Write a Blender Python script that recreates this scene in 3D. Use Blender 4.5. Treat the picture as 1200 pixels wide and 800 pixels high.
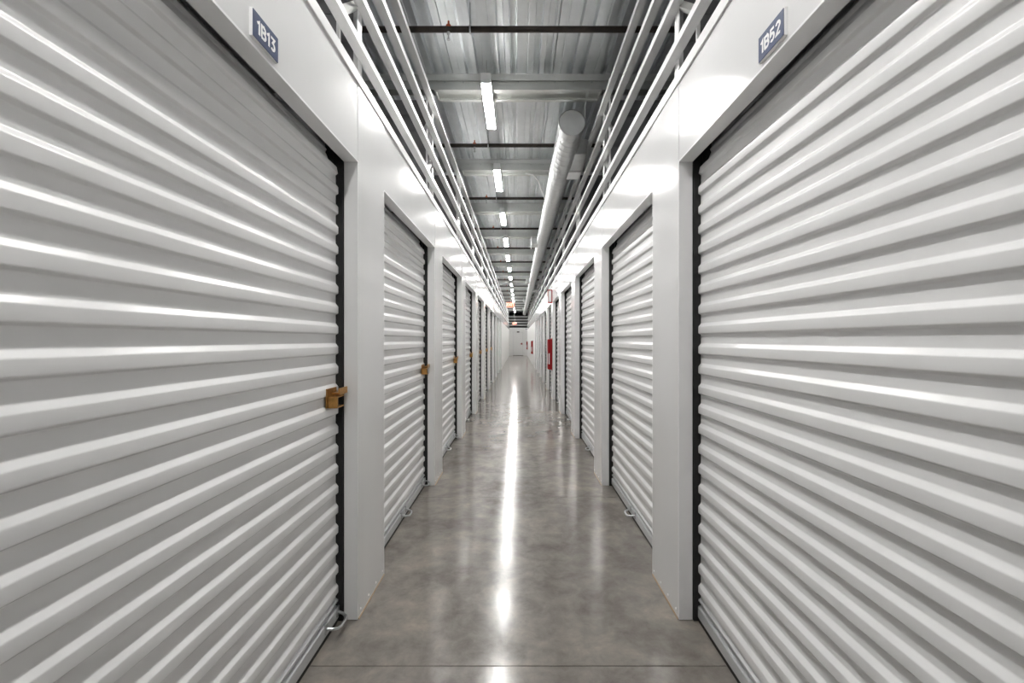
import bpy, bmesh, math, random
from mathutils import Vector, Matrix
random.seed(7)
SC = bpy.context.scene
for o in list(bpy.data.objects): bpy.data.objects.remove(o)
C = SC.collection

# ------------------------------------------------------------------ camera
F = 500.0                       # focal length in pixels of the 1200x800 frame
H = 1.322                       # eye height
cam_d = bpy.data.cameras.new('camera'); cam = bpy.data.objects.new('camera', cam_d); C.objects.link(cam)
cam.location = (0, 0, H); cam.rotation_euler = (math.radians(90), 0, 0)
cam_d.sensor_width = 36; cam_d.lens = 36 * F / 1200
cam_d.shift_x = -7.4 / 1200; cam_d.shift_y = -2.0 / 1200
cam_d.clip_start = 0.05; cam_d.clip_end = 200
SC.camera = cam
# ------------------------------------------------------------------ world, exposure
w = bpy.data.worlds.new('world'); SC.world = w; w.use_nodes = True
w.node_tree.nodes['Background'].inputs[0].default_value = (0.9, 0.95, 1, 1)
w.node_tree.nodes['Background'].inputs[1].default_value = 0.0   # closed interior: all light comes from its lamps
SC.view_settings.view_transform = 'Standard'; SC.view_settings.look = 'None'
SC.view_settings.gamma = 1; SC.view_settings.use_curve_mapping = False
SC.view_settings.exposure = 1.9
SC.cycles.diffuse_bounces = 10; SC.cycles.glossy_bounces = 6
LAMP = 31.0                     # lens emission of the ceiling strips

# ------------------------------------------------------------------ layout
WX = 0.757                      # corridor half width
PITCH = 1.853
Y0 = 2.015                      # far jamb of the first pair of doors
PW = 0.39                       # pilaster width
OPEN = PITCH - PW
ND = 10                         # doors on each side
YB = -3.9                       # wall behind the camera
YE = 35.7                       # end wall
YX = YE + 7.0                   # far side of the unlit space beyond it
ZH = 2.164                      # underside of the door head
ZT = 2.545                      # top of the wall
ZD = 3.77                       # underside of the roof deck
XO = 2.4                        # outer wall of the units
def yk(k): return Y0 + PITCH * k

# ------------------------------------------------------------------ materials
def mat(name, col, rough=0.4, metal=0.0, spec=0.5, var=0.0, vscale=8.0, bump=0.0, bscale=3.0, bstretch=None,
        rvar=0.0, rscale=6.0, emis=None, estr=0.0, coat=0.0, bdist=0.01):
    m = bpy.data.materials.new(name); m.use_nodes = True
    nt = m.node_tree; b = nt.nodes['Principled BSDF']
    b.inputs['Base Color'].default_value = (*col, 1); b.inputs['Roughness'].default_value = rough
    b.inputs['Metallic'].default_value = metal; b.inputs['Specular IOR Level'].default_value = spec
    b.inputs['Coat Weight'].default_value = coat; b.inputs['Coat Roughness'].default_value = 0.08
    geo = nt.nodes.new('ShaderNodeNewGeometry')
    def noise(scale, detail=3, stretch=None):
        n = nt.nodes.new('ShaderNodeTexNoise'); n.inputs['Scale'].default_value = scale; n.inputs['Detail'].default_value = detail
        if stretch:
            mp = nt.nodes.new('ShaderNodeMapping'); mp.inputs['Scale'].default_value = stretch
            nt.links.new(geo.outputs['Position'], mp.inputs['Vector']); nt.links.new(mp.outputs['Vector'], n.inputs['Vector'])
        else: nt.links.new(geo.outputs['Position'], n.inputs['Vector'])
        return n
    if var:
        n = noise(vscale, 4); r = nt.nodes.new('ShaderNodeMapRange')
        r.inputs['From Min'].default_value = .3; r.inputs['From Max'].default_value = .7
        r.inputs['To Min'].default_value = 1 - var; r.inputs['To Max'].default_value = 1 + var
        nt.links.new(n.outputs['Fac'], r.inputs['Value'])
        mx = nt.nodes.new('ShaderNodeVectorMath'); mx.operation = 'SCALE'; mx.inputs[0].default_value = col
        nt.links.new(r.outputs['Result'], mx.inputs['Scale']); nt.links.new(mx.outputs['Vector'], b.inputs['Base Color'])
    if rvar:
        n = noise(rscale, 4); r = nt.nodes.new('ShaderNodeMapRange')
        r.inputs['From Min'].default_value = .3; r.inputs['From Max'].default_value = .7
        r.inputs['To Min'].default_value = max(.02, rough - rvar); r.inputs['To Max'].default_value = rough + rvar
        nt.links.new(n.outputs['Fac'], r.inputs['Value']); nt.links.new(r.outputs['Result'], b.inputs['Roughness'])
    if bump:
        n = noise(bscale, 2, bstretch); bp = nt.nodes.new('ShaderNodeBump')
        bp.inputs['Strength'].default_value = bump; bp.inputs['Distance'].default_value = bdist
        nt.links.new(n.outputs['Fac'], bp.inputs['Height']); nt.links.new(bp.outputs['Normal'], b.inputs['Normal'])
    if emis:
        b.inputs['Emission Color'].default_value = (*emis, 1); b.inputs['Emission Strength'].default_value = estr
    return m
M = {}
M['door'] = mat('white_painted_slat_steel', (.79, .79, .79), .25, spec=.6, bump=.35, bscale=1.6, bstretch=(1, 1.2, 5), bdist=.008, var=.02, vscale=2)
M['wall'] = mat('white_glossy_wall_steel', (.76, .76, .76), .14, spec=.7, bump=.5, bscale=1.4, bstretch=(1, 1.3, .5), bdist=.014)
M['jamb'] = mat('white_jamb_steel', (.78, .78, .78), .3)
M['rail'] = mat('white_rail_paint', (.79, .79, .79), .35)
M['galv'] = mat('galvanised_deck_steel', (.80, .825, .84), .36, metal=.95, var=.05, vscale=7)
M['beam'] = mat('galvanised_beam_steel', (.70, .71, .69), .30, metal=.9, var=.04, vscale=6)
M['duct'] = mat('spiral_duct_steel', (.62, .63, .63), .38, metal=.8, var=.05, vscale=9)
M['black'] = mat('black_rubber', (.008, .008, .008), .6)
M['pipe'] = mat('black_iron_pipe', (.025, .018, .014), .4, var=.5, vscale=14, metal=.3)
M['rust'] = mat('orange_fitting', (.45, .09, .03), .5)
M['brass'] = mat('yellow_zinc_brass', (.50, .27, .085), .3, metal=.9, var=.2, vscale=60)
M['zinc'] = mat('zinc_handle', (.55, .56, .57), .3, metal=.9)
M['bar'] = mat('aluminium_bottom_bar', (.62, .63, .64), .32, metal=.35)
M['blue'] = mat('blue_sign_face', (.040, .060, .135), .35)
M['white'] = mat('white_plastic', (.85, .85, .85), .35)
M['letter'] = mat('white_lettering', (.9, .9, .9), .4)
M['red'] = mat('red_enamel', (.27, .002, .004), .4, spec=.3)
M['tan'] = mat('tan_sealant', (.40, .29, .19), .7)
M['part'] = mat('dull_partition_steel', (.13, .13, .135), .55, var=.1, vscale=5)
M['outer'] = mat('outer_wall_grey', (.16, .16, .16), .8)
M['lens'] = mat('lit_lens', (1, 1, 1), .5, emis=(1, .985, .96), estr=LAMP)
M['exit'] = mat('lit_exit_face', (.8, .1, .04), .4, emis=(1, .30, .18), estr=.26)
M['exitl'] = mat('lit_exit_letters', (.9, .6, .5), .4, emis=(1, .75, .6), estr=.27)
M['endwall'] = mat('end_wall_paint', (.82, .82, .81), .5)

def concrete():
    m = bpy.data.materials.new('polished_concrete'); m.use_nodes = True
    nt = m.node_tree; b = nt.nodes['Principled BSDF']; L = nt.links
    geo = nt.nodes.new('ShaderNodeNewGeometry')
    def noise(s, d, rough=.55, dist=0):
        n = nt.nodes.new('ShaderNodeTexNoise'); n.inputs['Scale'].default_value = s; n.inputs['Detail'].default_value = d
        n.inputs['Roughness'].default_value = rough; n.inputs['Distortion'].default_value = dist
        L.new(geo.outputs['Position'], n.inputs['Vector']); return n
    n1 = noise(1.5, 8, .62, .6); n2 = noise(9, 8, .7, .3); n3 = noise(60, 3)
    cr = nt.nodes.new('ShaderNodeValToRGB')
    cr.color_ramp.elements[0].position = .36; cr.color_ramp.elements[0].color = (.125, .110, .094, 1)
    cr.color_ramp.elements[1].position = .66; cr.color_ramp.elements[1].color = (.320, .285, .242, 1)
    e = cr.color_ramp.elements.new(.5); e.color = (.205, .188, .168, 1)
    mx = nt.nodes.new('ShaderNodeMix'); mx.data_type = 'FLOAT'; mx.inputs['Factor'].default_value = .42
    L.new(n1.outputs['Fac'], mx.inputs['A']); L.new(n2.outputs['Fac'], mx.inputs['B']); L.new(mx.outputs['Result'], cr.inputs['Fac'])
    L.new(cr.outputs['Color'], b.inputs['Base Color'])
    r = nt.nodes.new('ShaderNodeMapRange'); r.inputs['From Min'].default_value = .3; r.inputs['From Max'].default_value = .7
    r.inputs['To Min'].default_value = .11; r.inputs['To Max'].default_value = .21
    L.new(n2.outputs['Fac'], r.inputs['Value']); L.new(r.outputs['Result'], b.inputs['Roughness'])
    b.inputs['Specular IOR Level'].default_value = .6
    bp = nt.nodes.new('ShaderNodeBump'); bp.inputs['Strength'].default_value = .06; bp.inputs['Distance'].default_value = .004
    L.new(n3.outputs['Fac'], bp.inputs['Height']); L.new(bp.outputs['Normal'], b.inputs['Normal'])
    return m
M['floor'] = concrete()
M['joint'] = mat('joint_filler', (.03, .027, .024), .7)

# ------------------------------------------------------------------ helpers
def link(name, me, m, parent=None, loc=(0, 0, 0), rot=(0, 0, 0)):
    o = bpy.data.objects.new(name, me); C.objects.link(o)
    if m is not None and len(me.materials) == 0: me.materials.append(M[m])
    o.location = loc; o.rotation_euler = rot
    if parent: o.parent = parent
    return o
def empty(name, loc=(0, 0, 0), rot=(0, 0, 0)):
    o = bpy.data.objects.new(name, None); C.objects.link(o); o.location = loc; o.rotation_euler = rot
    o.empty_display_size = .1
    return o
def tag(o, label=None, cat=None, group=None, kind=None):
    if label: o['label'] = label
    if cat: o['category'] = cat
    if group: o['group'] = group
    if kind: o['kind'] = kind
    return o
def finish(bm, smooth=False, angle=35):
    bmesh.ops.recalc_face_normals(bm, faces=bm.faces)
    me = bpy.data.meshes.new('mesh'); bm.to_mesh(me); bm.free()
    if smooth:
        me.polygons.foreach_set('use_smooth', [True] * len(me.polygons))
        me.set_sharp_from_angle(angle=math.radians(angle))
    return me
def b_box(bm, x0, x1, y0, y1, z0, z1, bev=0, mi=0):
    x0, x1 = min(x0, x1), max(x0, x1); y0, y1 = min(y0, y1), max(y0, y1); z0, z1 = min(z0, z1), max(z0, z1)
    v = [bm.verts.new((x, y, z)) for x in (x0, x1) for y in (y0, y1) for z in (z0, z1)]
    fs = [bm.faces.new([v[i] for i in q]) for q in ((0, 1, 3, 2), (4, 6, 7, 5), (0, 4, 5, 1), (2, 3, 7, 6), (0, 2, 6, 4), (1, 5, 7, 3))]
    for f in fs: f.material_index = mi
    if bev:
        es = list({e for f in fs for e in f.edges})
        bmesh.ops.bevel(bm, geom=es, offset=bev, segments=2, affect='EDGES', profile=.5)
def boxes(lst, bev=0):
    bm = bmesh.new()
    for b in lst: b_box(bm, *b, bev=bev)
    return finish(bm)
def box(name, dims, m, parent=None, bev=0):
    return link(name, boxes([dims], bev), m, parent)
def b_tube(bm, pts, r, seg=10, cap=True):
    pts = [Vector(p) for p in pts]; rings = []
    t0 = (pts[1] - pts[0]).normalized()
    up = Vector((0, 0, 1)) if abs(t0.z) < .9 else Vector((1, 0, 0))
    n = t0.cross(up).normalized()
    for i, p in enumerate(pts):
        if i == 0: t = (pts[1] - pts[0])
        elif i == len(pts) - 1: t = pts[-1] - pts[-2]
        else: t = (pts[i + 1] - pts[i]).normalized() + (pts[i] - pts[i - 1]).normalized()
        t.normalize(); n = (n - t * n.dot(t)).normalized(); bb = t.cross(n)
        rr = r[i] if isinstance(r, (list, tuple)) else r
        rings.append([bm.verts.new(p + (n * math.cos(a) + bb * math.sin(a)) * rr) for a in [2 * math.pi * j / seg for j in range(seg)]])
    for a, b in zip(rings, rings[1:]):
        for j in range(seg): bm.faces.new((a[j], a[(j + 1) % seg], b[(j + 1) % seg], b[j]))
    if cap: bm.faces.new(rings[0][::-1]); bm.faces.new(rings[-1])
def tube(name, pts, r, m, parent=None, seg=10):
    bm = bmesh.new(); b_tube(bm, pts, r, seg); return link(name, finish(bm, True, 50), m, parent)
def prism_y(bm, poly, y0, y1):
    """closed polygon of (x, z) pushed from y0 to y1"""
    a = [bm.verts.new((x, y0, z)) for x, z in poly]; b = [bm.verts.new((x, y1, z)) for x, z in poly]
    n = len(poly)
    for i in range(n): bm.faces.new((a[i], a[(i + 1) % n], b[(i + 1) % n], b[i]))
    bm.faces.new(a[::-1]); bm.faces.new(b)
def text_mesh(s, size, extrude=.001, offset=0):
    cu = bpy.data.curves.new('lettering', 'FONT'); cu.body = s; cu.size = size; cu.extrude = extrude; cu.offset = offset
    cu.align_x = 'CENTER'; cu.align_y = 'CENTER'; cu.space_character = 1.05
    o = bpy.data.objects.new('lettering_source', cu); C.objects.link(o)
    dg = bpy.context.evaluated_depsgraph_get(); dg.update()
    me = bpy.data.meshes.new_from_object(o.evaluated_get(dg)); bpy.data.objects.remove(o)
    me.materials.clear()
    return me

# ------------------------------------------------------------------ floor
floor = box('floor', (-XO, XO, YB, YX, -.2, -.012), 'joint'); tag(floor, 'polished grey brown concrete corridor floor cut by straight joints', 'floor', kind='structure')
slab_me = boxes([(-XO, XO, .002, PITCH - .002, -.012, 0)])
n = 0; y = 1.73 - PITCH * 3
while y < YX - PITCH:
    link('slab', slab_me, 'floor', floor, (0, y, 0)); y += PITCH

# ------------------------------------------------------------------ corridor walls
wall_screw = None
for s, side in ((-1, 'left'), (1, 'right')):
    W = empty('wall_' + side, (s * WX, 0, 0))
    tag(W, 'glossy white steel wall framing the row of doors with the %s sign' % ('1B13' if s < 0 else '1B52'), 'wall', kind='structure')
    def wp(name, lst, m, bev=0):
        return link(name, boxes([(s * a, s * b, c, d, e, f) for a, b, c, d, e, f in lst], bev), m, W, (-s * WX, 0, 0))
    for k in range(-1, ND):
        y0, y1 = yk(k), yk(k) + PW
        p = wp('pilaster', [(WX, WX + .05, y0, y1, 0.004, ZT)], 'wall', .002)
        link('sealant', boxes([(s * (WX - .004), s * (WX + .03), y0 + .004, y1 - .004, 0, .006)]), 'tan', p)
        if 0 <= k < 3:
            bm = bmesh.new()
            for j in range(4):
                yy = y0 + .03 + j * (PW - .06) / 3
                b_tube(bm, [(s * WX, yy, .035), (s * (WX - .004), yy, .035)], [.006, .004], 8)
            link('screw', finish(bm), 'white', p)
        for zz in (.9, 2.0):
            pass
        wp('header_panel', [(WX + .003, WX + .05, y0 - OPEN, y0, ZH, ZT)], 'wall', .0015)
    # plain panels beyond the last door and behind the camera
    yy = yk(ND - 1) + PW
    while yy < YE:
        y1 = min(yy + .93, YE)
        wp('wall_panel', [(WX + .002, WX + .05, yy, y1 - .004, 0, ZH)], 'endwall', .002)
        wp('header_panel', [(WX + .002, WX + .05, yy, y1 - .004, ZH + .004, ZT)], 'wall', .002)
        yy = y1
    wp('wall_panel', [(WX, WX + .05, YB, yk(-1) - OPEN - .004, 0, ZT)], 'wall', .002)
    # capping channel along the top of the wall
    yy = YB
    while yy < YE:
        y1 = min(yy + PITCH * 2, YE)
        wp('top_channel', [(WX - .006, WX + .07, yy, y1 - .003, ZT - .014, ZT + .038)], 'rail', .002)
        yy = y1
    # outer wall of the units
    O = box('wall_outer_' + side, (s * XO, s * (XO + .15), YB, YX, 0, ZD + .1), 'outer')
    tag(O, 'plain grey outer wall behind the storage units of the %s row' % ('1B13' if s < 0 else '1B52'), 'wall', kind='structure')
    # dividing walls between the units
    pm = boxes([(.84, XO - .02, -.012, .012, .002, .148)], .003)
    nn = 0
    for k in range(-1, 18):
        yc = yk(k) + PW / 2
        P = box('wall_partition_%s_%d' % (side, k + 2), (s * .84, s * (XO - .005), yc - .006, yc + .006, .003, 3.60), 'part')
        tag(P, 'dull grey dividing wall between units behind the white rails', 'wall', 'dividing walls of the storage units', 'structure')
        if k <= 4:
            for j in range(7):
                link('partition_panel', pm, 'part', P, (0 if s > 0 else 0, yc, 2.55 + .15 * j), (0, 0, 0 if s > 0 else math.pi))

# back wall and end wall
bw = box('wall_back', (-XO, XO, YB - .12, YB, 0, ZD + .1), 'endwall'); tag(bw, 'plain white wall closing the corridor behind the viewer', 'wall', kind='structure')
ew = empty('wall_end', (0, YE, 0)); tag(ew, 'white wall with a single door closing the far end of the corridor', 'wall', kind='structure')
link('wall_panel', boxes([(-XO, -.43, 0, .12, 0, 2.33), (.40, XO, 0, .12, 0, 2.33), (-.43, .40, 0, .12, 1.99, 2.33)]), 'endwall', ew)
for z0 in (2.50, 2.72, 2.95, 3.2): link('rail', boxes([(-XO, XO, 0, .04, z0, z0 + .09)]), 'rail', ew)
fw = box('wall_beyond', (-XO, XO, YX, YX + .12, 0, ZD + .1), 'outer'); tag(fw, 'grey wall of the unlit space beyond the corridor end wall', 'wall', kind='structure')
D = empty('door_21', (-.015, YE, 0)); tag(D, 'white steel service door in the wall at the corridor end', 'door', kind='structure')
link('door_leaf', boxes([(-.385, .385, .03, .075, .012, 1.95)], .003), 'endwall', D)
link('door_frame', boxes([(-.43, -.39, -.015, .11, 0, 1.99), (.39, .43, -.015, .11, 0, 1.99), (-.43, .43, -.015, .11, 1.955, 1.99)]), 'jamb', D)
link('threshold', boxes([(-.43, .43, -.02, .1, 0, .03)]), 'pipe', D)
link('door_closer', boxes([(-.1, .1, -.03, .03, 1.93, 2.02)], .004), 'pipe', D)
bm = bmesh.new(); b_tube(bm, [(.30, .03, .98), (.30, -.03, .98), (.16, -.03, .98)], .016, 8); b_box(bm, .25, .35, .015, .032, .92, 1.06)
link('door_handle', finish(bm), 'red', D)

# ------------------------------------------------------------------ roof deck and beams
ceil = box('ceiling', (-XO, XO, YB, YX, ZD + .06, ZD + .1), 'outer'); tag(ceil, 'galvanised fluted steel roof deck over the corridor', 'ceiling', kind='structure')
prof = [(0, 0), (.004, .02), (.008, 0), (.065, 0), (.068, .006), (.078, .006), (.081, 0), (.125, 0), (.134, .055), (.178, .055), (.187, 0), (.228, 0), (.237, .055), (.281, .055), (.290, 0), (.3049, 0)]
bm = bmesh.new()
SHL = PITCH * 3
pts = []
for r in range(3):
    for i, (x, z) in enumerate(prof):
        if r > 0 and i in (0, 1, 2): continue
        if not pts or x + .305 * r > pts[-1][0] + 1e-5: pts.append((x + .305 * r, z))
a = [bm.verts.new((x, 0, z)) for x, z in pts]; b = [bm.verts.new((x, SHL - .004, z)) for x, z in pts]
for i in range(len(pts) - 1): bm.faces.new((a[i], b[i], b[i + 1], a[i + 1]))
deck_me = bpy.data.meshes.new('deck_sheet'); bm.to_mesh(deck_me); bm.free()
for ix in range(-2, 4):
    x0 = -.605 + .915 * ix
    y = 3.90 + .1 - PITCH * 5
    while y < YX - SHL:
        link('deck_sheet', deck_me, 'galv', ceil, (x0, y, ZD)); y += SHL

def beam_parts():
    up = boxes([(-XO + .02, XO - .02, .045, .055, 3.64, ZD), (-XO + .02, XO - .02, .03, .17, ZD - .012, ZD), (-XO + .02, XO - .02, .03, .036, ZD - .06, ZD),
                (-XO + .02, XO - .02, .145, .155, 3.64, ZD)])
    lo = boxes([(-.765, .765, 0, .2, 3.638, 3.645), (-.765, .765, 0, .005, 3.61, 3.645), (-.765, .765, .195, .2, 3.61, 3.645),
                (-.765, .765, 0, .035, 3.606, 3.611), (-.765, .765, .165, .2, 3.606, 3.611), (-.768, -.758, .0, .2, 3.606, 3.645), (.758, .768, .0, .2, 3.606, 3.645)])
    bm = bmesh.new()
    for j in range(9):
        x = -.68 + j * .17
        b_tube(bm, [(x, .046, 3.70), (x, .036, 3.70)], .006, 6)
    sc = finish(bm)
    return up, lo, sc
bu, bl, bs = beam_parts()
for k in range(-4, 17):
    yb = 3.90 + PITCH * k
    if yb + .2 > YE: break
    B = empty('ceiling_beam', (0, yb, 0))
    tag(B, 'galvanised steel cross beam under the fluted roof deck', 'beam', 'cross beams under the roof deck')
    link('channel', bu, 'beam', B); link('strut', bl, 'beam', B)
    if -1 <= k < 4: link('bolt', bs, 'zinc', B)

# ------------------------------------------------------------------ open rail screens above the walls
for s, nm in ((-1, '1B13'), (1, '1B52')):
    R = empty('rail_screen', (s * WX, 0, ZT))
    tag(R, 'white open screen of horizontal steel rails above the %s row of doors' % nm, 'railing')
    for z0, z1 in ((2.73, 2.767), (2.975, 3.012), (3.209, 3.246), (3.446, 3.483)):
        bm = bmesh.new()
        # channel laid on its back: broad web below, short flange to the corridor
        poly = [(WX + .048, z0), (WX, z0), (WX, z1), (WX + .004, z1), (WX + .004, z0 + .004), (WX + .048, z0 + .004)]
        yy = YB + .01
        prism_y(bm, [(s * x, z) for x, z in poly], yy, YE - .01)
        link('rail', finish(bm), 'rail', R, (-s * WX, 0, -ZT))
    for k in range(-2, 18):
        y0 = yk(k)
        link('post', boxes([(s * (WX + .046), s * (WX + .052), y0 + .12, y0 + .18, ZT + .03, 3.64), (s * (WX + .046), s * (WX + .09), y0 + .175, y0 + .18, ZT + .03, 3.64)]), 'rail', R, (-s * WX, 0, -ZT))
        link('post', boxes([(s * (WX + .046), s * (WX + .06), y0 - .10, y0 - .085, ZT + .03, 3.64)]), 'rail', R, (-s * WX, 0, -ZT))
        for za in (2.80, 3.20):
            bm = bmesh.new(); b_tube(bm, [(s * (WX + .06), y0 - .09, za), (s * (WX + .06), y0 + .15, za + .22)], .022, 4)
            link('brace', finish(bm), 'beam', R, (-s * WX, 0, -ZT))

# ------------------------------------------------------------------ roll-up doors
P = .0935; XR = .845; XV = .857; ZC = .11; NS = 24
RC = .24; ZCURVE = 2.07
def round_poly(pts, r):
    out = [pts[0]]
    for i in range(1, len(pts) - 1):
        a, b, c = [Vector(p) for p in pts[i - 1:i + 2]]
        d1 = (a - b); d2 = (c - b); rr = min(r, d1.length * .45, d2.length * .45)
        p1 = b + d1.normalized() * rr; p2 = b + d2.normalized() * rr
        for t in (0, .33, .67, 1):
            q = p1 * (1 - t) ** 2 + b * 2 * t * (1 - t) + p2 * t * t
            out.append((q.x, q.y))
    out.append(pts[-1]); return out
# (height, depth) of one corrugation, from mid valley to mid valley
slat_prof = round_poly([(0, XV), (.020, XV), (.0265, XR), (.058, XR), (.0735, XV), (P, XV)], .0028)
def curtain_map(u, x):
    """u: length along the curtain above the floor, x: depth -> (x, z), rolled back at the top"""
    if u <= ZCURVE: return x, u
    a = (u - ZCURVE) / RC
    cx = XV + RC
    rad = RC + (XV - x)
    return cx - rad * math.cos(a), ZCURVE + rad * math.sin(a)
def slat_bm(bm, n, y0, y1, s, base=0.0, first=True):
    prof = [curtain_map(ZC + n * P + u, x) for u, x in slat_prof]
    back = [curtain_map(ZC + n * P + u, XV + .006) for u in (P, P / 2, 0)]
    prism_y(bm, [(s * x, z - base) for x, z in prof + back], y0, y1)
slat_me = {}
for s in (-1, 1):
    bm = bmesh.new(); slat_bm(bm, 0, -OPEN + .012, -.012, s, ZC); slat_me[s] = finish(bm, True, 40)
    for n in range(NS):
        if ZC + (n + 1) * P > ZCURVE:
            bm = bmesh.new(); slat_bm(bm, n, -OPEN + .012, -.012, s); slat_me[s, n] = finish(bm, True, 40)
    bm = bmesh.new()
    for n in range(NS): slat_bm(bm, n, -OPEN + .012, -.012, s)
    slat_me[s, 'all'] = finish(bm, True, 40)
    bar = []
    bm = bmesh.new()
    prism_y(bm, [(s * x, z) for x, z in [(XR + .012, .022), (XR - .002, .022), (XR - .002, .068), (XR + .002, .074), (XV, .076), (XV, .092), (XR + .001, .096), (XR + .001, .104), (XV, .112), (XV + .006, .112), (XV + .006, .022)]], -OPEN + .012, -.012)
    slat_me[s, 'bar'] = finish(bm)
    slat_me[s, 'seal'] = boxes([(s * (XR + .001), s * (XR + .010), -OPEN + .012, -.012, 0, .024)])
    slat_me[s, 'jamb'] = boxes([(s * (WX + .0), s * (WX + .064), -.004, .003, 0.003, ZH)], 0)
    slat_me[s, 'jambn'] = boxes([(s * (WX + .0), s * (WX + .064), -OPEN - .003, -OPEN + .004, 0.003, ZH)], 0)
    slat_me[s, 'head'] = boxes([(s * (WX + .0), s * (WX + .064), -OPEN, 0, ZH - .004, ZH + .003)], 0)
    slat_me[s, 'guide'] = boxes([(s * .824, s * .885, -.012, .01, .003, ZH + .1), (s * .864, s * .885, -.06, .01, .003, ZH + .1)])
    slat_me[s, 'guiden'] = boxes([(s * .824, s * .885, -OPEN - .01, -OPEN + .012, .003, ZH + .1), (s * .864, s * .885, -OPEN - .01, -OPEN + .06, .003, ZH + .1)])
    slat_me[s, 'hood'] = boxes([(s * .826, s * .832, -OPEN, 0, ZH + .012, ZT - .05), (s * .826, s * 1.25, -OPEN, 0, ZT - .06, ZT - .05)])
    # pull handle: bent zinc loop with two feet
    def handle(half, out):
        bm = bmesh.new(); pts = []
        for j in range(9):
            a = math.pi * j / 8
            pts.append((s * (XR - .004 - out * min(1, 1.25 * math.sin(a))), -half * math.cos(a), .055 - .012 * math.sin(a)))
        b_tube(bm, pts, .0065, 8)
        for e in (-1, 1): b_box(bm, s * (XR - .007), s * (XR + .002), e * half - .012, e * half + .012, .035, .08, bev=.002)
        return finish(bm, True, 40)
    slat_me[s, 'handle'] = handle(.06, .05)
    # slide latch: base plate, U housing, bolt bar with a lock tab
    slat_me[s, 'plate'] = boxes([(s * (XR - .004), s * (XR + .002), -.140, -.040, -.045, .040)], .001)
    slat_me[s, 'housing'] = boxes([(s * (XR - .045), s * (XR - .002), -.130, -.055, -.046, -.040), (s * (XR - .045), s * (XR - .002), -.130, -.055, .0, .005),
                                   (s * (XR - .045), s * (XR - .002), -.130, -.124, -.046, .0), (s * (XR - .018), s * (XR - .012), -.125, -.055, -.046, .0)], .001)
    slat_me[s, 'bolt'] = boxes([(s * (XR - .040), s * (XR - .010), -.105, -.02, .015, .021), (s * (XR - .046), s * (XR - .040), -.105, -.02, .011, .040), (s * (XR - .03), s * (XR - .01), -.05, -.003, .004, .022)], .001)
ordn = ['', 'next to', 'second past', 'third past', 'fourth past', 'fifth past', 'sixth past', 'seventh past', 'eighth past', 'ninth past']
dn = 0
for s, nm in ((-1, '1B13'), (1, '1B52')):
    for k in range(ND):
        dn += 1
        D = empty('door_%d' % dn, (0, yk(k), 0))
        if k == 0: lab = 'white ribbed roll-up storage door directly below the blue %s sign' % nm
        elif k == 1: lab = 'white ribbed roll-up storage door next to the one under sign %s' % nm
        else: lab = 'white ribbed roll-up storage door, %s the one under sign %s' % (ordn[k], nm)
        tag(D, lab, 'door', 'roll-up doors in the %s row' % nm, 'structure')
        if k < 3:
            for n_ in range(NS):
                if (s, n_) in slat_me: link('slat', slat_me[s, n_], 'door', D)
                else: link('slat', slat_me[s], 'door', D, (0, 0, ZC + n_ * P))
        else: link('curtain', slat_me[s, 'all'], 'door', D)
        bb = link('bottom_bar', slat_me[s, 'bar'], 'bar', D)
        link('rubber_seal', slat_me[s, 'seal'], 'black', bb)
        link('jamb', slat_me[s, 'jamb'], 'jamb', D); link('jamb', slat_me[s, 'jambn'], 'jamb', D); link('head_jamb', slat_me[s, 'head'], 'jamb', D)
        link('guide', slat_me[s, 'guide'], 'black', D); link('guide', slat_me[s, 'guiden'], 'black', D)
        link('hood', slat_me[s, 'hood'], 'bar', D)
        if k < 7:
            link('handle', slat_me[s, 'handle'], 'zinc', bb, (0, -OPEN / 2, 0))
            if s < 0: link('handle', slat_me[s, 'handle'], 'zinc', bb, (0, -.085, 0))
            if s > 0: continue
            L_ = empty('latch', (0, 0 if s < 0 else -OPEN, 1.065), (0, 0, 0)); L_.parent = D
            sc = (1, 1, 1) if s < 0 else (1, -1, 1)
            for q in ('plate', 'housing', 'bolt'):
                o = link({'plate': 'latch_plate', 'housing': 'latch_housing', 'bolt': 'latch_bolt'}[q], slat_me[s, q], 'brass', L_); o.scale = sc

# ------------------------------------------------------------------ number lettering: one stroke font, drawn as ribbons
def arc(cx, cy, rx, ry, a0, a1, n=8):
    return [(cx + rx * math.cos(math.radians(a0 + (a1 - a0) * i / n)), cy + ry * math.sin(math.radians(a0 + (a1 - a0) * i / n))) for i in range(n + 1)]
GLYPH = {   # width, strokes in a box 1 high
    '1': (.38, [[(.04, .74), (.27, .93), (.27, 0)]]),
    'B': (.62, [[(.08, .07), (.08, .93), (.34, .93)] + arc(.34, .725, .19, .205, 90, -90) + [(.08, .52)], [(.34, .52)] + arc(.35, .295, .21, .225, 90, -90) + [(.04, .07)]]),
    '3': (.60, [[(.05, .93), (.50, .93), (.27, .58)] + arc(.28, .32, .23, .25, 85, -140, 12)]),
    '5': (.60, [[(.50, .93), (.12, .93), (.09, .50)] + arc(.29, .335, .22, .265, 140, -140, 14)]),
    '2': (.60, [arc(.29, .70, .22, .23, 165, -25, 12) + [(.07, .07), (.55, .07)]]),
}
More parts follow.
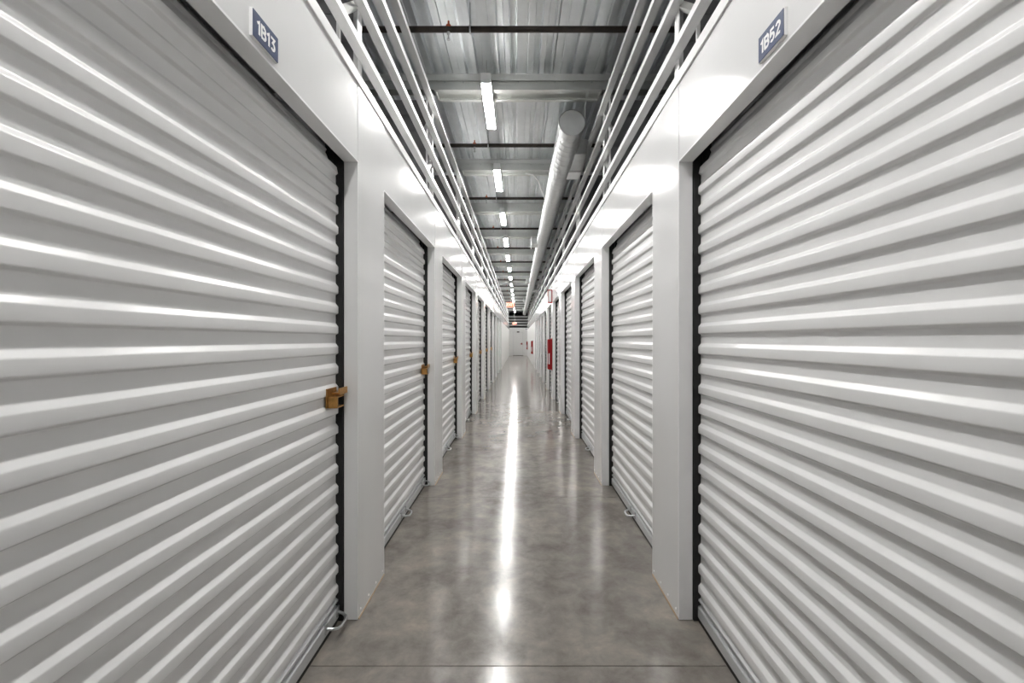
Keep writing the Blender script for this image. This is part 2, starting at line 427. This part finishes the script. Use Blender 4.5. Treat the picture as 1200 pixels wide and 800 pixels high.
def glyph_mesh(ch, h, t, dep):
    w_, strokes = GLYPH[ch]; bm = bmesh.new()
    for si, st in enumerate(strokes):
        P_ = [Vector((x * h, y * h)) for x, y in st]; Lf, Rt = [], []
        for i, p in enumerate(P_):
            d0 = (p - P_[i - 1]).normalized() if i else None; d1 = (P_[i + 1] - p).normalized() if i < len(P_) - 1 else None
            d0 = d0 or d1; d1 = d1 or d0
            n = Vector((-(d0.y + d1.y), d0.x + d1.x)).normalized(); k = min(1.8, 1 / max(.3, n.dot(Vector((-d0.y, d0.x)))))
            Lf.append(p + n * t / 2 * k); Rt.append(p - n * t / 2 * k)
        zo = si * .0001
        for i in range(len(P_) - 1):
            q = [Lf[i], Lf[i + 1], Rt[i + 1], Rt[i]]
            a = [bm.verts.new((v.x, v.y, zo)) for v in q]; b = [bm.verts.new((v.x, v.y, zo + dep)) for v in q]
            bm.faces.new(b)
            for m_ in range(4): bm.faces.new((a[m_], a[(m_ + 1) % 4], b[(m_ + 1) % 4], b[m_]))
    return finish(bm), w_ * h
# ------------------------------------------------------------------ number signs
for s, nm in ((-1, '1B13'), (1, '1B52')):
    y0, y1, z0, z1 = 1.204, 1.333, 2.182, 2.262
    S = empty('number_sign', (s * WX, (y0 + y1) / 2, (z0 + z1) / 2))
    tag(S, 'blue unit number sign reading %s with white edge above a roll-up door' % nm, 'sign', 'unit number signs')
    hy, hz = (y1 - y0) / 2, (z1 - z0) / 2
    link('backing_plate', boxes([(s * .004, -s * .006, -hy, hy, -hz, hz)], .001), 'white', S)
    link('sign_face', boxes([(-s * .0058, -s * .0080, -hy + .002, hy - .002, -hz + .002, hz - .002)], .0005), 'blue', S)
    hh = .040; gl = [glyph_mesh(c_, hh, .0078, .0006) for c_ in nm]; tw = sum(g[1] for g in gl) + .004 * (len(gl) - 1); u = -tw / 2
    for me_, gw in gl:
        link('letter', me_, 'letter', S, (-s * .0079, -s * u, -hh / 2), (math.pi / 2, 0, math.pi / 2 if s < 0 else -math.pi / 2)); u += gw + .004

# ------------------------------------------------------------------ strip lights
LX, LL, LWD, LZ = -.277, .80, .085, 3.502
lm = {}
hw = LWD / 2
lm['housing'] = boxes([(-hw, hw, -.0+.008, LL - .008, .018, .082)], .002)
lm['lens'] = boxes([(-hw + .003, hw - .003, .008, LL - .008, 0, .018)])
lm['cap'] = boxes([(-hw, hw, 0, .008, -.002, .084)], .001)
lm['cap2'] = boxes([(-hw, hw, LL - .008, LL, -.002, .084)], .001)
def cable_me():
    bm = bmesh.new(); b_tube(bm, [(0, 0, .08), (0, 0, ZD - LZ)], .003, 6); return finish(bm)
lm['cable'] = cable_me()
for k in range(-3, 17):
    L_ = empty('strip_light' if k >= 0 else 'strip_light_offscreen', (LX, 3.62 + PITCH * k, LZ))
    tag(L_, 'slim white ceiling strip light with a glowing lens under the roof deck', 'light', 'strip lights in a row along the ceiling')
    link('housing', lm['housing'], 'white', L_); link('lens', lm['lens'], 'lens', L_); link('end_cap', lm['cap'], 'white', L_); link('end_cap', lm['cap2'], 'white', L_)
    link('hanger', lm['cable'], 'zinc', L_, (0, .12, 0)); link('hanger', lm['cable'], 'zinc', L_, (0, LL - .12, 0))

# ------------------------------------------------------------------ sprinkler pipes
bm = bmesh.new(); b_tube(bm, [(-XO, 0, 0), (XO, 0, 0)], .021, 12); pm1 = finish(bm, True)
bm = bmesh.new(); b_tube(bm, [(0, 0, -.02), (0, 0, -.036), (0, 0, -.04), (0, 0, -.075)], [.012, .012, .006, .006], 8); b_tube(bm, [(0, 0, -.072), (0, 0, -.076)], .013, 8); hm1 = finish(bm)
bm = bmesh.new(); b_tube(bm, [(0, 0, .012), (0, 0, .03), (0, 0, .031), (0, 0, .06)], [.024, .018, .007, .007], 8); fm1 = finish(bm)
bm = bmesh.new(); b_tube(bm, [(0, 0, .02), (0, 0, ZD - 3.576)], .005, 6)
ringp = [(0, .026 * math.cos(a), .026 * math.sin(a)) for a in [2 * math.pi * j / 12 for j in range(13)]]
b_tube(bm, ringp, .006, 6, False); rm1 = finish(bm, True)
for k in range(-2, 16):
    S = empty('sprinkler_pipe', (0, 3.10 + PITCH * k, 3.576))
    tag(S, 'black rusty iron sprinkler pipe crossing below the roof deck', 'pipe', 'sprinkler pipes crossing the ceiling')
    link('pipe', pm1, 'pipe', S)
    f = link('fitting', fm1, 'rust', S, (-.507, 0, 0)); link('sprinkler_head', hm1, 'zinc', S, (-.507, 0, 0))
    link('hanger', rm1, 'zinc', S, (-.35, 0, 0))

# ------------------------------------------------------------------ round duct
DX, DZ, DR, DY0, DY1 = .516, 3.41, .126, 4.10, 34.5
T = empty('air_duct', (DX, DY0, DZ)); tag(T, 'long round spiral steel air duct hung under the ceiling beams', 'duct')
seg = 28; step = .12
def duct_section(ya, yb):
    bm = bmesh.new(); rings = []
    y = ya; offs = [(0, 0), (.012, 0), (.018, .003), (.024, 0)]
    while y < yb:
        for dy, dr in offs:
            if dr == 0 and dy == 0 and rings: pass
            rings.append([bm.verts.new(((DR + dr) * math.cos(a), min(yb, max(ya, y + dy + step * j / seg - step)), (DR + dr) * math.sin(a))) for j, a in enumerate([2 * math.pi * j / seg for j in range(seg)])])
        y += step
    rings.append([bm.verts.new((DR * math.cos(2 * math.pi * j / seg), yb, DR * math.sin(2 * math.pi * j / seg))) for j in range(seg)])
    for a, b in zip(rings, rings[1:]):
        for j in range(seg - 1): bm.faces.new((a[j], a[j + 1], b[j + 1], b[j]))
    # close the helix seam
    for a, b in zip(rings, rings[1:]): bm.faces.new((a[-1], a[0], b[0], b[-1]))
    return finish(bm, True, 60)
ya = 0.03; i = 0
cuts = [0.03] + [4.1 + 3.7 * j - 0.0 for j in range(0, 8)] + [DY1 - DY0]
cuts = [c for c in cuts if c <= DY1 - DY0]
for a, b in zip(cuts, cuts[1:]):
    if b - a < .2: continue
    link('duct_section', duct_section(a, b), 'duct', T)
def ring_me(r, w_, seg=28):
    bm = bmesh.new(); b_tube(bm, [(0, 0, 0), (0, .006, 0), (0, w_ - .006, 0), (0, w_, 0)], [r - .005, r, r, r - .005], seg, False); return finish(bm, True, 50)
cpl = ring_me(DR + .006, .06)
for c in cuts[1:-1]: link('coupling', cpl, 'duct', T, (0, c - .03, 0))
bm = bmesh.new(); b_tube(bm, [(0, 0.07, 0), (0, .006, 0), (0, 0, 0)], [DR + .004, DR + .004, DR + .001], 32, False)
link('cap_collar', finish(bm, True, 50), 'duct', T)
bm = bmesh.new(); b_tube(bm, [(0, .012, 0), (0, .004, 0)], [DR - .004, DR - .004], 32); link('end_cap', finish(bm, True, 50), 'duct', T)
bm = bmesh.new(); b_tube(bm, [(0, DY1 - DY0 - .01, 0), (0, DY1 - DY0, 0)], [DR, DR], 32); link('end_cap', finish(bm, True, 50), 'duct', T)
# strap hangers down from each beam
def strap():
    bm = bmesh.new(); r = DR + .005
    pts = [(-r * .96, 0, 3.61 - DZ)] + [(r * math.cos(a), 0, r * math.sin(a)) for a in [math.pi + math.pi * j / 14 for j in range(15)]] + [(r * .96, 0, 3.61 - DZ)]
    prev = None
    for x, y, z in pts:
        q = (bm.verts.new((x, -.012, z)), bm.verts.new((x, .012, z)))
        if prev: bm.faces.new((prev[0], prev[1], q[1], q[0]))
        prev = q
    return finish(bm, True, 60)
sm = strap()
for k in range(0, 16):
    link('hanger_strap', sm, 'duct', T, (0, 3.90 + PITCH * k + (.18 if k else .19 + .03) - DY0 , 0))
# side outlets with flanged grilles
def outlet(q, y, w_, h_):
    x0, x1 = .08, .232
    o = link('side_outlet', boxes([(q * x0, q * x1, y, y + w_, -h_ / 2, h_ / 2)], .003), 'duct', T)
    if q > 0: link('grille_frame', boxes([(q * x0, q * (x1 + .004), y + w_, y + w_ + .22, -h_ / 2 - .02, -h_ / 2 + .05), (q * x0, q * (x1 + .004), y + w_ + .19, y + w_ + .22, -h_ / 2, h_ / 2)], .003), 'white', o)
    else: link('grille_frame', boxes([(q * (x1 - .005), q * (x1 + .012), y - .03, y + w_ + .03, -h_ / 2 - .03, h_ / 2 + .03)], .003), 'white', o)
for q, y, w_, h_ in ((1, 4.62, .46, .16), (-1, 9.0, .35, .14), (-1, 15.0, .35, .14), (1, 17.2, .4, .16), (-1, 22.6, .35, .14), (-1, 28.5, .35, .14)):
    outlet(q, y - DY0, w_, h_)

# ------------------------------------------------------------------ fire cabinets, signs
def fire_cabinet(y, label, z0=.66, z1=1.335, dep=.10, wd=.24):
    Cb = empty('extinguisher_cabinet', (WX, y, z0)); tag(Cb, label, 'cabinet', 'red extinguisher cabinets on the wall')
    h = z1 - z0
    link('body', boxes([(-dep + .01, .002, 0, wd, 0, h)], .006), 'red', Cb)
    dr = link('cabinet_door', boxes([(-dep, -dep + .012, .006, wd - .006, .008, h - .008)], .003), 'red', Cb)
    link('back_flange', boxes([(-.014, .002, -.012, wd + .012, -.025, h + .025)], .003), 'red', Cb)
    link('label', boxes([(-.085, -.06, -.0015, 0.001, .12, .36)]), 'white', Cb)
    link('label', boxes([(-dep - .0012, -dep, .06, wd - .06, .12, .36)]), 'white', dr)
    link('cabinet_handle', boxes([(-dep - .02, -dep, .03, .045, h * .5, h * .62)], .002), 'zinc', dr)
fire_cabinet(yk(4) + .06, 'red extinguisher cabinet on the pillar below the red-edged white sign')
fire_cabinet(21.9, 'red extinguisher cabinet on the plain wall beyond the last roll-up door', .60, 1.265)
fire_cabinet(34.6, 'small red cabinet on the plain wall beside the corridor end door', .55, 1.18)
S = empty('extinguisher_sign', (WX, yk(4) + .07, 2.14)); tag(S, 'narrow white projecting sign with a red border above the red cabinet', 'sign')
link('sign_plate', boxes([(-.105, 0.002, 0, .012, 0, .30)], .002), 'red', S)
link('sign_face', boxes([(-.088, -.022, -.002, .001, .025, .275)]), 'white', S)
link('sign_face', boxes([(-.088, -.022, .011, .014, .025, .275)]), 'white', S)
for y, lab, z in ((16.3, 'glowing orange red exit sign hung under the ceiling beside the strip lights', 2.66), (34.2, 'glowing red exit sign hung near the corridor end door', 2.62)):
    E = empty('exit_sign', (-.297, y, z)); tag(E, lab, 'exit sign', 'exit signs')
    link('housing', boxes([(-.16, .16, 0, .045, -.105, .105)], .006), 'white', E)
    fc = link('sign_face', boxes([(-.152, .152, -.004, .002, -.097, .097)]), 'exit', E)
    link('lettering', text_mesh('EXIT', .14, .001, .004), 'exitl', fc, (0, -.0055, 0), (math.pi / 2, 0, 0))
    bm = bmesh.new(); b_tube(bm, [(0, .022, .1), (0, .022, ZD - z)], .008, 8); link('stem', finish(bm), 'white', E)
# small dome camera near the corridor end
K = empty('security_camera', (.62, 33.5, 2.18)); tag(K, 'small dark dome camera fixed to the wall near the corridor end', 'camera')
bm = bmesh.new(); bmesh.ops.create_uvsphere(bm, u_segments=16, v_segments=8, radius=.06); link('dome', finish(bm, True, 60), 'blue', K)
bm = bmesh.new(); b_tube(bm, [(0, 0, .0), (0, 0, .05)], .068, 16); b_box(bm, 0, .14, -.03, .03, .03, .06); link('bracket', finish(bm), 'white', K)
# flexible white conduit from the second beam, feeding the duct
fcn = tube('flexible_conduit', [(.10, 5.86, 3.606), (.20, 5.90, 3.600), (.28, 6.0, 3.56), (.335, 6.15, 3.48), (.395, 6.35, 3.42)], .010, 'white', T)
fcn.location = -T.location
